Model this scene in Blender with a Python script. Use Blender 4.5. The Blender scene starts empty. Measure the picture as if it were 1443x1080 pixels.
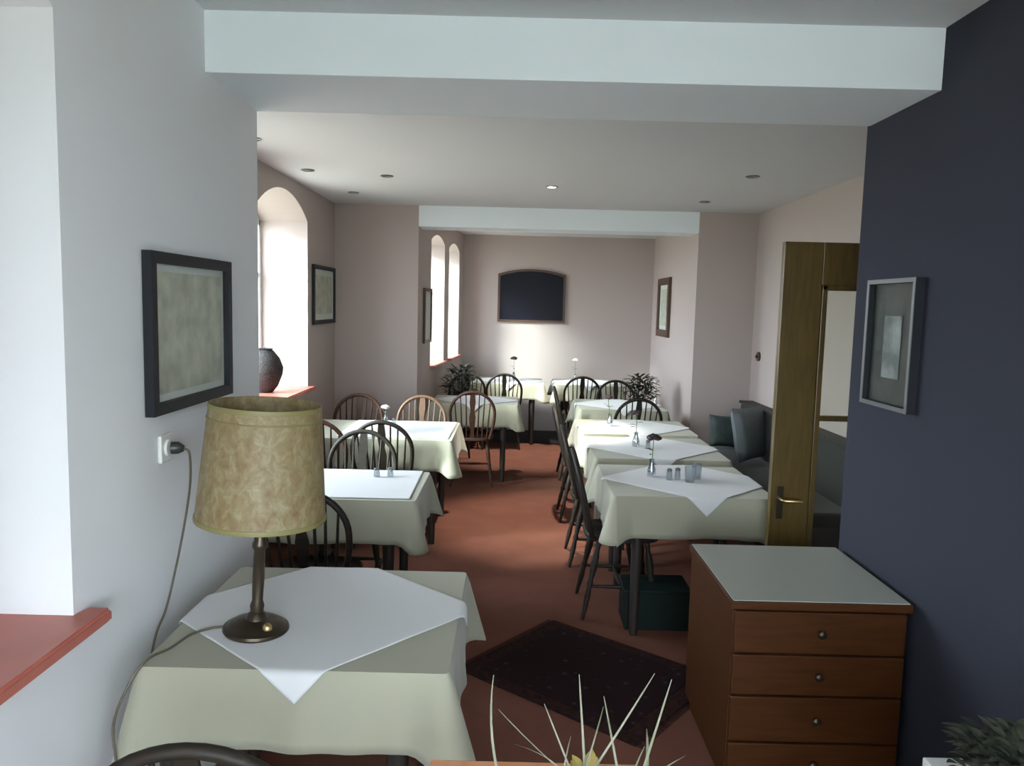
import bpy, bmesh, math, random
from mathutils import Vector, Matrix
PI = math.pi
rnd = random.Random(7)
SC = bpy.context.scene
COL = SC.collection

# ------------------------------------------------------------------ materials
def mat(name, col, rough=0.6, metal=0.0, spec=0.5, noise=None, bump=0.0, bscale=60, trans=0.0, sheen=0.0, sub=None):
    m = bpy.data.materials.new(name); m.use_nodes = True
    nt = m.node_tree; b = nt.nodes['Principled BSDF']
    b.inputs['Base Color'].default_value = (*col, 1)
    b.inputs['Roughness'].default_value = rough
    b.inputs['Metallic'].default_value = metal
    b.inputs['Specular IOR Level'].default_value = spec
    if sheen: b.inputs['Sheen Weight'].default_value = sheen
    if trans: b.inputs['Transmission Weight'].default_value = trans
    tc = nt.nodes.new('ShaderNodeTexCoord')
    if noise:
        col2, scale, det = noise[:3]
        mp = nt.nodes.new('ShaderNodeMapping')
        if len(noise) > 3: mp.inputs['Scale'].default_value = noise[3]
        n = nt.nodes.new('ShaderNodeTexNoise'); n.inputs['Scale'].default_value = scale; n.inputs['Detail'].default_value = det
        r = nt.nodes.new('ShaderNodeValToRGB')
        r.color_ramp.elements[0].position = 0.35; r.color_ramp.elements[1].position = 0.65
        r.color_ramp.elements[0].color = (*col, 1); r.color_ramp.elements[1].color = (*col2, 1)
        nt.links.new(tc.outputs['Object'], mp.inputs['Vector']); nt.links.new(mp.outputs[0], n.inputs['Vector'])
        nt.links.new(n.outputs['Fac'], r.inputs['Fac']); nt.links.new(r.outputs['Color'], b.inputs['Base Color'])
    if bump:
        n2 = nt.nodes.new('ShaderNodeTexNoise'); n2.inputs['Scale'].default_value = bscale; n2.inputs['Detail'].default_value = 4
        bp = nt.nodes.new('ShaderNodeBump'); bp.inputs['Strength'].default_value = bump; bp.inputs['Distance'].default_value = 0.01
        nt.links.new(tc.outputs['Object'], n2.inputs['Vector'])
        nt.links.new(n2.outputs['Fac'], bp.inputs['Height']); nt.links.new(bp.outputs[0], b.inputs['Normal'])
    return m

def emis(name, col, s):
    m = bpy.data.materials.new(name); m.use_nodes = True
    b = m.node_tree.nodes['Principled BSDF']
    b.inputs['Base Color'].default_value = (*col, 1)
    b.inputs['Emission Color'].default_value = (*col, 1); b.inputs['Emission Strength'].default_value = s
    return m

def thin_glass(name, tint, gl=0.08):
    m = bpy.data.materials.new(name); m.use_nodes = True
    nt = m.node_tree; nt.nodes.clear()
    o = nt.nodes.new('ShaderNodeOutputMaterial'); t = nt.nodes.new('ShaderNodeBsdfTransparent')
    g = nt.nodes.new('ShaderNodeBsdfGlossy'); x = nt.nodes.new('ShaderNodeMixShader')
    t.inputs['Color'].default_value = (*tint, 1); g.inputs['Roughness'].default_value = 0.03
    x.inputs['Fac'].default_value = gl
    nt.links.new(t.outputs[0], x.inputs[1]); nt.links.new(g.outputs[0], x.inputs[2]); nt.links.new(x.outputs[0], o.inputs['Surface'])
    return m

M = {}
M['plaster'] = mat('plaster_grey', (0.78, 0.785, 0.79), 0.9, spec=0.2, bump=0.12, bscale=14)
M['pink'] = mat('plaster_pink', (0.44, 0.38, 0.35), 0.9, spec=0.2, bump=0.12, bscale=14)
M['beam'] = mat('beam_paint', (0.78, 0.85, 0.88), 0.75, spec=0.3)
M['ceil'] = mat('ceiling_paint', (0.62, 0.64, 0.645), 0.85, spec=0.3)
M['reveal'] = mat('reveal_paint', (0.80, 0.81, 0.79), 0.85, spec=0.3)
M['purple'] = mat('slate_blue_plaster', (0.031, 0.034, 0.048), 0.85, spec=0.25, bump=0.1, bscale=14)
M['carpet'] = mat('terracotta_carpet', (0.130, 0.054, 0.037), 0.95, spec=0.05, noise=((0.148, 0.061, 0.042), 5, 5), bump=0.4, bscale=300)
M['darkfloor'] = mat('dark_far_floor', (0.028, 0.026, 0.028), 0.9, spec=0.15, bump=0.3, bscale=300)
M['cream'] = mat('cream_cloth', (0.335, 0.325, 0.245), 0.85, spec=0.2, bump=0.08, bscale=25, sheen=0.2)
M['white'] = mat('white_cloth', (0.62, 0.62, 0.62), 0.8, spec=0.25, bump=0.05, bscale=25, sheen=0.2)
M['chair'] = mat('dark_chair_wood', (0.013, 0.010, 0.007), 0.55, spec=0.25, noise=((0.022, 0.016, 0.011), 12, 3, (1, 1, 6)))
M['chairred'] = mat('reddish_chair_wood', (0.036, 0.015, 0.009), 0.55, spec=0.25, noise=((0.06, 0.025, 0.015), 12, 3, (1, 1, 6)))
M['chairlight'] = mat('light_chair_wood', (0.12, 0.065, 0.035), 0.45, noise=((0.15, 0.08, 0.045), 12, 3, (1, 1, 6)))
M['tablewood'] = mat('table_wood', (0.013, 0.009, 0.006), 0.6, noise=((0.02, 0.013, 0.009), 8, 3, (8, 1, 1)))
M['dresser'] = mat('dresser_cherry_wood', (0.045, 0.013, 0.002), 0.55, spec=0.2, noise=((0.060, 0.019, 0.0035), 7, 4, (1, 1, 9)))
M['dressercloth'] = mat('dresser_laminate', (0.30, 0.31, 0.27), 0.45, bump=0.03, bscale=8)
M['doorwood'] = mat('olive_oak', (0.075, 0.05, 0.012), 0.3, noise=((0.11, 0.07, 0.018), 6, 4, (9, 9, 1)))
M['sill'] = mat('red_sill', (0.42, 0.105, 0.075), 0.4, noise=((0.48, 0.14, 0.10), 5, 3))
M['black'] = mat('black_frame', (0.012, 0.014, 0.018), 0.5, spec=0.3)
M['brownframe'] = mat('brown_frame', (0.07, 0.035, 0.02), 0.4)
M['silver'] = mat('silver_frame', (0.20, 0.215, 0.22), 0.3, metal=0.8)
M['mat'] = mat('picture_mount', (0.66, 0.68, 0.66), 0.8)
M['print'] = mat('faded_print', (0.60, 0.60, 0.50), 0.6, noise=((0.42, 0.42, 0.35), 13, 8))
M['photo'] = mat('dark_photo', (0.018, 0.021, 0.021), 0.5, noise=((0.05, 0.055, 0.05), 9, 4))
M['photoreflect'] = mat('painted_reflection', (0.10, 0.115, 0.115), 0.5, noise=((0.32, 0.36, 0.36), 8, 4))  # pale tone painted in as a window reflection on the picture glass
M['glass'] = thin_glass('picture_glass', (0.97, 0.98, 0.97), 0.025)
M['pane'] = thin_glass('window_glass', (0.97, 0.98, 0.97), 0.04)
M['doorglass'] = thin_glass('door_glass', (0.90, 0.92, 0.88), 0.06)
M['dimpane'] = thin_glass('dimmed_near_glass', (0.085, 0.095, 0.10), 0.05)  # pane darkened on purpose to cut light at the near left window
M['tinted'] = thin_glass('dimmed_rear_glass', (0.235, 0.26, 0.27), 0.06)  # tint added to weaken daylight from the rear right opening
M['crystal'] = thin_glass('clear_glass', (0.80, 0.84, 0.86), 0.30)
M['winframe'] = mat('window_paint', (0.70, 0.71, 0.69), 0.5)
M['mirror'] = mat('dark_glass', (0.008, 0.008, 0.014), 0.3, spec=0.1)
M['bronze'] = mat('dark_bronze', (0.06, 0.045, 0.03), 0.32, metal=0.7)
M['brass'] = mat('worn_brass', (0.55, 0.40, 0.18), 0.3, metal=0.9)
M['cord'] = mat('grey_brown_cable', (0.10, 0.085, 0.06), 0.5)
M['socket'] = mat('socket_plastic', (0.72, 0.72, 0.68), 0.4)
M['blackplastic'] = mat('dark_plastic', (0.03, 0.03, 0.03), 0.4)
M['greenfab'] = mat('dark_green_upholstery', (0.010, 0.018, 0.016), 0.9, spec=0.15, bump=0.2, bscale=80, sheen=0.3)
M['cushion'] = mat('grey_green_cushion', (0.12, 0.15, 0.145), 0.85, noise=((0.15, 0.165, 0.18), 8, 3), bump=0.2, bscale=60)
M['cushiondark'] = mat('teal_cushion', (0.035, 0.06, 0.058), 0.85, noise=((0.07, 0.09, 0.085), 14, 3), bump=0.2, bscale=60)
M['crate'] = mat('green_crate', (0.005, 0.012, 0.010), 0.6, spec=0.2)
M['leaf'] = mat('dark_leaf', (0.018, 0.022, 0.012), 0.6, noise=((0.032, 0.038, 0.02), 20, 2))
M['greenleaf'] = mat('green_leaf', (0.07, 0.15, 0.04), 0.5, noise=((0.10, 0.20, 0.06), 20, 2))
M['blade'] = mat('pale_blade', (0.24, 0.23, 0.17), 0.5, noise=((0.16, 0.17, 0.10), 18, 2, (1, 1, 0.3)))
M['petal'] = mat('dark_petal', (0.03, 0.012, 0.018), 0.6)
M['whitepetal'] = mat('pale_petal', (0.62, 0.58, 0.56), 0.6)
M['yellow'] = mat('yellow_glaze', (0.27, 0.20, 0.05), 0.4, noise=((0.12, 0.17, 0.04), 10, 2))
M['orange'] = mat('orange_wood', (0.62, 0.24, 0.11), 0.4, noise=((0.68, 0.30, 0.15), 5, 3, (6, 1, 1)))
M['terracotta'] = mat('terracotta_pot', (0.25, 0.10, 0.06), 0.7)
M['wicker'] = mat('dark_wicker', (0.012, 0.010, 0.010), 0.7, noise=((0.03, 0.025, 0.024), 60, 2), bump=0.6, bscale=90)
M['soil'] = mat('potting_soil', (0.03, 0.02, 0.015), 0.95)
M['offwhite'] = mat('white_cabinet_paint', (0.55, 0.55, 0.53), 0.4)
M['dimspot'] = mat('unlit_bulb', (0.22, 0.22, 0.21), 0.3)
M['litspot'] = emis('lit_bulb', (1.0, 0.96, 0.88), 40)

# lampshade: mottled parchment
def shade_mat():
    m = bpy.data.materials.new('mottled_parchment'); m.use_nodes = True
    nt = m.node_tree; b = nt.nodes['Principled BSDF']
    tc = nt.nodes.new('ShaderNodeTexCoord'); mp = nt.nodes.new('ShaderNodeMapping'); mp.inputs['Scale'].default_value = (1, 1, 0.75)
    n = nt.nodes.new('ShaderNodeTexNoise'); n.inputs['Scale'].default_value = 38; n.inputs['Detail'].default_value = 7; n.inputs['Roughness'].default_value = 0.68
    n.inputs['Distortion'].default_value = 0.5
    r = nt.nodes.new('ShaderNodeValToRGB'); e = r.color_ramp.elements
    e[0].position = 0.33; e[0].color = (0.17, 0.105, 0.045, 1); e[1].position = 0.68; e[1].color = (0.29, 0.255, 0.155, 1)
    k = e.new(0.5); k.color = (0.22, 0.165, 0.075, 1)
    nt.links.new(tc.outputs['Object'], mp.inputs[0]); nt.links.new(mp.outputs[0], n.inputs['Vector'])
    nt.links.new(n.outputs['Fac'], r.inputs[0]); nt.links.new(r.outputs[0], b.inputs['Base Color'])
    b.inputs['Roughness'].default_value = 0.55
    return m
M['shade'] = shade_mat()
M['shadetrim'] = mat('olive_shade_trim', (0.20, 0.175, 0.065), 0.5)

# oriental rug: dark red field with blotchy navy motifs and bands
def rug_mat():
    m = bpy.data.materials.new('oriental_rug_pile'); m.use_nodes = True
    nt = m.node_tree; b = nt.nodes['Principled BSDF']; L = nt.links
    tc = nt.nodes.new('ShaderNodeTexCoord')
    v = nt.nodes.new('ShaderNodeTexVoronoi'); v.inputs['Scale'].default_value = 16; v.distance = 'MANHATTAN'
    r = nt.nodes.new('ShaderNodeValToRGB'); e = r.color_ramp.elements
    e[0].position = 0.16; e[0].color = (0.030, 0.027, 0.036, 1); e[1].position = 0.42; e[1].color = (0.014, 0.006, 0.007, 1)
    k = e.new(0.27); k.color = (0.022, 0.008, 0.009, 1)
    L.new(tc.outputs['Object'], v.inputs['Vector']); L.new(v.outputs['Distance'], r.inputs[0]); L.new(r.outputs[0], b.inputs['Base Color'])
    b.inputs['Roughness'].default_value = 0.95; b.inputs['Specular IOR Level'].default_value = 0.1
    return m
M['rug'] = rug_mat()
M['rugborder'] = mat('rug_border', (0.016, 0.006, 0.006), 0.95, spec=0.1, noise=((0.028, 0.012, 0.010), 40, 2))

# ------------------------------------------------------------------ helpers
def tag(o, label=None, cat=None, group=None, kind=None):
    if label: o['label'] = label
    if cat: o['category'] = cat
    if group: o['group'] = group
    if kind: o['kind'] = kind
    return o

def obj(name, bm, m, parent=None, smooth=False, loc=None, rot=None):
    me = bpy.data.meshes.new(name)
    bmesh.ops.recalc_face_normals(bm, faces=bm.faces)
    if smooth:
        for f in bm.faces: f.smooth = True
    bm.to_mesh(me); bm.free()
    me.materials.append(m)
    if smooth:
        try: me.set_sharp_from_angle(angle=math.radians(40))
        except Exception: pass
    o = bpy.data.objects.new(name, me); COL.objects.link(o)
    if parent: o.parent = parent
    if loc: o.location = loc
    if rot: o.rotation_euler = rot
    return o

def empty(name, loc=(0, 0, 0), rz=0.0, label=None, cat=None, group=None):
    o = bpy.data.objects.new(name, None); COL.objects.link(o)
    o.empty_display_size = 0.1; o.location = loc; o.rotation_euler = (0, 0, rz)
    return tag(o, label, cat, group)

def dup(src, loc, rz, label=None, group=None, mats=None):
    def cp(o, par):
        c = o.copy(); COL.objects.link(c); c.parent = par
        if mats and o.type == 'MESH' and o.data.materials[0] in mats:
            c.material_slots[0].link = 'OBJECT'; c.material_slots[0].material = mats[o.data.materials[0]]
        for ch in list(o.children): cp(ch, c)
        return c
    r = cp(src, None)
    r.location = loc; r.rotation_euler = (0, 0, rz)
    if label: r['label'] = label
    if group: r['group'] = group
    return r

def box(bm, x0, x1, y0, y1, z0, z1, bev=0.0, seg=2):
    r = bmesh.ops.create_cube(bm, size=1.0)
    vs = r['verts']
    for v in vs:
        v.co = Vector((x0 + (v.co.x + .5) * (x1 - x0), y0 + (v.co.y + .5) * (y1 - y0), z0 + (v.co.z + .5) * (z1 - z0)))
    if bev:
        es = {e for v in vs for e in v.link_edges}
        bmesh.ops.bevel(bm, geom=list(es), offset=bev, segments=seg, affect='EDGES', profile=0.5)
    return bm

def BX(*a, **k): return box(bmesh.new(), *a, **k)

def tube(bm, pts, rad, seg=8, cap=True, sx=1.0, closed=False):
    """swept tube; rad float or list"""
    n = len(pts); pts = [Vector(p) for p in pts]
    rads = rad if isinstance(rad, (list, tuple)) else [rad] * n
    rings = []; prev = None
    for i in range(n):
        if closed: t = pts[(i + 1) % n] - pts[i - 1]
        else: t = pts[min(i + 1, n - 1)] - pts[max(i - 1, 0)]
        t.normalize()
        if prev is None:
            a = Vector((0, 0, 1)) if abs(t.z) < 0.9 else Vector((1, 0, 0))
            u = t.cross(a).normalized()
        else:
            u = (prev - t * prev.dot(t)).normalized()
        prev = u; w = t.cross(u)
        rings.append([bm.verts.new(pts[i] + (u * math.cos(2 * PI * k / seg) * sx + w * math.sin(2 * PI * k / seg)) * rads[i]) for k in range(seg)])
    m_ = n if closed else n - 1
    for i in range(m_):
        A, B = rings[i], rings[(i + 1) % n]
        for k in range(seg):
            bm.faces.new((A[k], A[(k + 1) % seg], B[(k + 1) % seg], B[k]))
    if cap and not closed:
        bm.faces.new(rings[0][::-1]); bm.faces.new(rings[-1])
    return bm

def lathe(bm, prof, seg=24, c=(0, 0, 0), cap=True):
    rings = []
    for r, z in prof:
        rings.append([bm.verts.new((c[0] + r * math.cos(2 * PI * k / seg), c[1] + r * math.sin(2 * PI * k / seg), c[2] + z)) for k in range(seg)])
    for A, B in zip(rings, rings[1:]):
        for k in range(seg):
            bm.faces.new((A[k], A[(k + 1) % seg], B[(k + 1) % seg], B[k]))
    if cap:
        if prof[0][0] > 1e-4: bm.faces.new(rings[0][::-1])
        if prof[-1][0] > 1e-4: bm.faces.new(rings[-1])
    return bm

def prism(bm, poly, fr):
    """poly 2D list; fr(p, k) -> 3D for k in 0,1"""
    A = [bm.verts.new(fr(p, 0)) for p in poly]; B = [bm.verts.new(fr(p, 1)) for p in poly]
    bm.faces.new(A); bm.faces.new(B[::-1])
    n = len(poly)
    for i in range(n):
        bm.faces.new((A[i], B[i], B[(i + 1) % n], A[(i + 1) % n]))
    return bm

def arch_pts(s0, s1, zs, zc, n=14):
    """circular segment from (s0,zs) to (s1,zs) with crown zc"""
    w = (s1 - s0) / 2; h = zc - zs; R = (w * w + h * h) / (2 * h); cz = zc - R; cs = (s0 + s1) / 2
    a = math.asin(w / R)
    return [(cs + R * math.sin(-a + 2 * a * i / n), cz + R * math.cos(-a + 2 * a * i / n)) for i in range(n + 1)]

def wall(name, p0, p1, z0, z1, thick, m, openings=()):
    """wall from p0 to p1 (xy); thickness goes to the left of p0->p1 when positive"""
    p0 = Vector((*p0, 0)); p1 = Vector((*p1, 0)); d = (p1 - p0); Ls = d.length; d.normalize()
    n = Vector((-d.y, d.x, 0))
    def fr(p, k): return p0 + d * p[0] + n * (thick * k) + Vector((0, 0, p[1]))
    bm = bmesh.new(); s = 0.0
    for (a, b, za, zb, zc) in sorted(openings):
        if a > s: prism(bm, [(s, z0), (a, z0), (a, z1), (s, z1)], fr)
        if za > z0: prism(bm, [(a, z0), (b, z0), (b, za), (a, za)], fr)
        if zc > zb:
            pts = arch_pts(a, b, zb, zc)
            prism(bm, pts + [(b, z1), (a, z1)], fr)
        elif zb < z1:
            prism(bm, [(a, zb), (b, zb), (b, z1), (a, z1)], fr)
        s = b
    if s < Ls: prism(bm, [(s, z0), (Ls, z0), (Ls, z1), (s, z1)], fr)
    bmesh.ops.remove_doubles(bm, verts=bm.verts, dist=1e-5)
    return tag(obj(name, bm, m), kind='structure')

# ------------------------------------------------------------------ camera
H, F, P, R = 1.70, 1085.0, math.radians(5.76), math.radians(1.4)
cam = bpy.data.cameras.new('camera'); co = bpy.data.objects.new('camera', cam); COL.objects.link(co)
cam.sensor_width = 36; cam.lens = 36 * F / 1443; cam.clip_start = 0.05
rt = Vector((1, 0, 0)); fw = Vector((0, math.cos(P), -math.sin(P))); up = Vector((0, math.sin(P), math.cos(P)))
cr = rt * math.cos(R) + up * math.sin(R); cu = -rt * math.sin(R) + up * math.cos(R)
co.matrix_world = Matrix(((cr.x, cu.x, -fw.x, 0), (cr.y, cu.y, -fw.y, 0), (cr.z, cu.z, -fw.z, H), (0, 0, 0, 1)))
SC.camera = co

# ------------------------------------------------------------------ shell
XN, XM, XP, XR = -1.05, -1.68, 1.41, 2.25
YB1, YB2, YS, YS2, YF = 2.66, 3.18, 7.25, 7.60, 10.45
tag(obj('floor', BX(-1.9, 2.5, -1.9, 9.45, -0.1, 0), M['carpet']), kind='structure')
tag(obj('floor', BX(-1.9, 2.5, 9.45, 10.8, -0.1, 0), M['darkfloor']), kind='structure')  # far end of the floor in a darker colour
tag(obj('ceiling', BX(-1.9, 1.9, -1.9, YB1 + .1, 2.65, 2.8), M['ceil']), kind='structure')
tag(obj('ceiling', BX(-2.2, 2.5, YB1 + .1, YS2 - .1, 2.60, 2.8), M['ceil']), kind='structure')
tag(obj('ceiling', BX(-1.3, 2.2, YS2 - .1, 10.8, 2.63, 2.8), M['ceil']), kind='structure')
tag(obj('ceiling_beam', BX(XN, XP, YB1, YB2, 2.45, 2.70), M['beam']), kind='structure')
tag(obj('ceiling_beam', BX(-0.90, 1.70, YS, YS2, 2.41, 2.70), M['beam']), kind='structure')

# near left wall (room side x = XN), deep window niche
wall('wall_left', (XN, -1.7), (XN, YB2), 0, 2.7, 0.64, M['plaster'], [(0.35, 1.55, 0.89, 2.34, 2.50), (2.45, 3.50, 0.89, 2.34, 2.50)])
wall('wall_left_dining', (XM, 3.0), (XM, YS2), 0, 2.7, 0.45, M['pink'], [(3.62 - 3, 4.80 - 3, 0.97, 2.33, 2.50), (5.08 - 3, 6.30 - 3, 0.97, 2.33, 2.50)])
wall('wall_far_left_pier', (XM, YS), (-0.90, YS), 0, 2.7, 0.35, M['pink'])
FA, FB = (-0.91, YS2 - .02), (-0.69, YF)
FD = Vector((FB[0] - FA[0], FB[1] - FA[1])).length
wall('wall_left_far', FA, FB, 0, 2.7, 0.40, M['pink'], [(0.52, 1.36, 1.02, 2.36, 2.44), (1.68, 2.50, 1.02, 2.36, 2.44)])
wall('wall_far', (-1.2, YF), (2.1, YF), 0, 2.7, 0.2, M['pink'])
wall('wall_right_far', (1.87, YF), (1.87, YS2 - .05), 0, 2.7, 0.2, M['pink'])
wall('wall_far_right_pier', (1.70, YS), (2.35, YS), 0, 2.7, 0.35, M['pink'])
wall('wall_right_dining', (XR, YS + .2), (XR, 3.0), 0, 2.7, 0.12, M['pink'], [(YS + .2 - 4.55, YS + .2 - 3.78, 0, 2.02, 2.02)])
wall('wall_right_closet', (XR + .45, 4.8), (XR + .45, 3.5), 0, 2.7, 0.1, M['pink'])
wall('wall_right_closet', (XR + .1, 4.8), (XR + .5, 4.8), 0, 2.7, 0.1, M['pink'])
wall('wall_right_closet', (XR + .5, 3.5), (XR + .1, 3.5), 0, 2.7, 0.1, M['pink'])
tag(obj('floor', BX(XR + .25, XR + .55, 3.4, 4.9, -0.1, 0), M['carpet']), kind='structure')
tag(obj('ceiling', BX(XR + .1, XR + .55, 3.4, 4.9, 2.6, 2.8), M['ceil']), kind='structure')
wall('wall_right_return', (XR + .1, 3.2), (XP + .2, 3.2), 0, 2.7, 0.2, M['pink'])
wall('wall_right', (XP, YB2 + .02), (XP, 1.30), 0, 2.7, 0.2, M['purple'])
wall('wall_right_rear', (XP, 1.30), (XP, -1.7), 0, 2.7, 0.2, M['plaster'], [(0.25, 2.45, 1.00, 2.35, 2.35)])
wall('wall_back', (1.7, -1.6), (-1.3, -1.6), 0, 2.7, 0.3, M['plaster'], [(0.42, 2.62, 0.55, 2.35, 2.35)])

# window units: frames and panes at the outer side
def window(n, p0, p1, z0, z1, zc, mull=1, pane='pane'):
    p0 = Vector((*p0, 0)); p1 = Vector((*p1, 0)); d = p1 - p0; L = d.length; d.normalize(); nn = Vector((-d.y, d.x, 0))
    def fr(t):
        return lambda p, k: p0 + d * p[0] + nn * (k * t - t / 2) + Vector((0, 0, p[1]))
    f = bmesh.new(); w = 0.05
    def rect(a, b, c, e, t=0.05): prism(f, [(a, c), (b, c), (b, e), (a, e)], fr(t))
    rect(0, w, z0, z1); rect(L - w, L, z0, z1); rect(w, L - w, z0, z0 + w)
    if zc > z1:
        o_ = arch_pts(0, L, z1, zc); i_ = [(s * (1 - 2 * w / L) + w, z - w) for s, z in o_]
        for a, b, c, e in zip(o_, o_[1:], i_, i_[1:]): prism(f, [a, b, e, c], fr(0.05))
    else: rect(w, L - w, z1 - w, z1)
    for i in range(mull):
        s = L * (i + 1) / (mull + 1); rect(s - .025, s + .025, z0 + w, (zc if zc > z1 else z1) - w, 0.045)
    zt = z0 + (z1 - z0) * 0.68
    rect(w, L - w, zt - .02, zt + .02, 0.04)
    root = tag(obj('window_%d' % n, f, M['winframe']), kind='structure')
    g = bmesh.new()
    top = arch_pts(w, L - w, z1 - w, zc - w) if zc > z1 else [(w, z1 - w), (L - w, z1 - w)]
    prism(g, [(L - w, z0 + w), (w, z0 + w)] + top, fr(0.006))
    obj('glass_pane', g, M[pane], root)
    # portal so the sky light through this opening is sampled well
    la = bpy.data.lights.new('window_portal', 'AREA'); la.shape = 'RECTANGLE'; la.size = L; la.size_y = zc - z0
    la.cycles.is_portal = True
    lo = bpy.data.objects.new('window_portal', la); COL.objects.link(lo)
    c = (p0 + p1) / 2 + nn * 0.12 + Vector((0, 0, (z0 + zc) / 2)); lo.location = c
    lo.rotation_euler = (-nn).to_track_quat('-Z', 'Y').to_euler()
    return root
window(1, (XN - .58, -1.35), (XN - .58, -0.15), 0.89, 2.34, 2.50)  # unseen window added behind the camera to light the near room
window(2, (XN - .58, 0.75), (XN - .58, 1.80), 0.89, 2.34, 2.50, pane='dimpane')
window(3, (XM - .40, 5.08), (XM - .40, 6.30), 0.97, 2.33, 2.50)
fd = Vector((FB[0] - FA[0], FB[1] - FA[1])).normalized(); fn = Vector((-fd.y, fd.x))
def fw_(s, t): return (FA[0] + fd.x * s + fn.x * t, FA[1] + fd.y * s + fn.y * t)
window(7, (XM - .40, 3.62), (XM - .40, 4.80), 0.97, 2.33, 2.50)  # extra unseen window, added to light the second left table
window(4, fw_(.52, .33), fw_(1.36, .33), 1.02, 2.36, 2.44, mull=0)
window(5, fw_(1.68, .33), fw_(2.50, .33), 1.02, 2.36, 2.44, mull=0)
window(8, (XP + .15, 1.05), (XP + .15, -1.15), 1.00, 2.35, 2.35, mull=2, pane='tinted')  # added out of view to brighten the near left wall
window(6, (1.28, -1.85), (-0.92, -1.85), 0.55, 2.35, 2.35, mull=2)

# red sills
def sill(name, poly, z0, z1):
    bm = bmesh.new(); prism(bm, poly, lambda p, k: Vector((p[0], p[1], z0 if k == 0 else z1)))
    bmesh.ops.bevel(bm, geom=[e for e in bm.edges], offset=0.008, segments=3, affect='EDGES')
    return tag(obj(name, bm, M['sill'], smooth=False), kind='structure')
sill('trim_1', [(-1.61, 0.75), (-1.045, 0.75), (-1.045, 0.69), (-0.985, 0.69), (-0.985, 1.86), (-1.045, 1.86), (-1.045, 1.80), (-1.61, 1.80)], 0.89, 0.925)
sill('trim_2', [(-1.61, -1.35), (-1.045, -1.35), (-1.045, -1.40), (-0.985, -1.40), (-0.985, -0.10), (-1.045, -0.10), (-1.045, -0.15), (-1.61, -0.15)], 0.89, 0.925)
sill('trim_3', [(-2.06, 5.08), (-1.685, 5.08), (-1.685, 5.02), (-1.62, 5.02), (-1.62, 6.37), (-1.685, 6.37), (-1.685, 6.30), (-2.06, 6.30)], 0.965, 0.995)
sill('trim_7', [(-2.06, 3.62), (-1.685, 3.62), (-1.685, 3.56), (-1.62, 3.56), (-1.62, 4.86), (-1.685, 4.86), (-1.685, 4.80), (-2.06, 4.80)], 0.965, 0.995)
for i, (a, b) in enumerate(((.52, 1.36), (1.68, 2.50))):
    sill('trim_%d' % (4 + i), [fw_(a + .005, .30), fw_(b - .005, .30), fw_(b - .005, -.05), fw_(a + .005, -.05)], 1.02, 1.045)

# ------------------------------------------------------------------ world
w = bpy.data.worlds.new('daylight'); SC.world = w; w.use_nodes = True
nt = w.node_tree; bg = nt.nodes['Background']
tc = nt.nodes.new('ShaderNodeTexCoord'); sp = nt.nodes.new('ShaderNodeSeparateXYZ'); rp = nt.nodes.new('ShaderNodeValToRGB')
mr = nt.nodes.new('ShaderNodeMapRange'); mr.inputs['From Min'].default_value = -1; mr.inputs['From Max'].default_value = 1
nt.links.new(tc.outputs['Generated'], sp.inputs[0]); nt.links.new(sp.outputs['Z'], mr.inputs['Value']); nt.links.new(mr.outputs[0], rp.inputs['Fac'])
e = rp.color_ramp.elements
e[0].position = 0.0; e[0].color = (0.21, 0.23, 0.20, 1)
e[1].position = 1.0; e[1].color = (0.76, 0.93, 1.12, 1)
k = e.new(0.47); k.color = (0.27, 0.29, 0.26, 1)
k = e.new(0.52); k.color = (0.88, 0.97, 1.10, 1)
nt.links.new(rp.outputs['Color'], bg.inputs['Color'])
bg.inputs['Strength'].default_value = 9.0

sn = bpy.data.lights.new('low_sun', 'SUN'); sn.energy = 7.0; sn.angle = math.radians(14); sn.color = (0.90, 1.0, 0.99)
so = bpy.data.objects.new('low_sun', sn); COL.objects.link(so); so.location = (-6, 2, 5)
so.rotation_euler = Vector((1, .6, -.60)).to_track_quat('-Z', 'Y').to_euler()

# ------------------------------------------------------------------ tables, cloths
def tri(t): return t * t * (3 - 2 * t)
def make_table(x0, x1, y0, y1, label, group='covered dining tables', h=0.745, name='dining_table'):
    cx, cy = (x0 + x1) / 2, (y0 + y1) / 2; a, b = (x1 - x0) / 2 - .006, (y1 - y0) / 2 - .006
    t = empty(name, (cx, cy, 0), 0, label, 'table', group)
    obj('tabletop', BX(-a, a, -b, b, h - .03, h, bev=.004), M['tablewood'], t)
    obj('apron', BX(-a + .05, a - .05, -b + .05, b - .05, h - .10, h - .03), M['tablewood'], t)
    for sx in (-1, 1):
        for sy in (-1, 1):
            bm = bmesh.new(); lathe(bm, [(.022, 0), (.026, .3), (.032, h - .10)], 10, (sx * (a - (.13 if sx * cx < 0 or (x1 < 0.1 and sx > 0) else .05)), sy * (b - .05), 0))
            obj('leg', bm, M['tablewood'], t, smooth=True)
    return t

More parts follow.
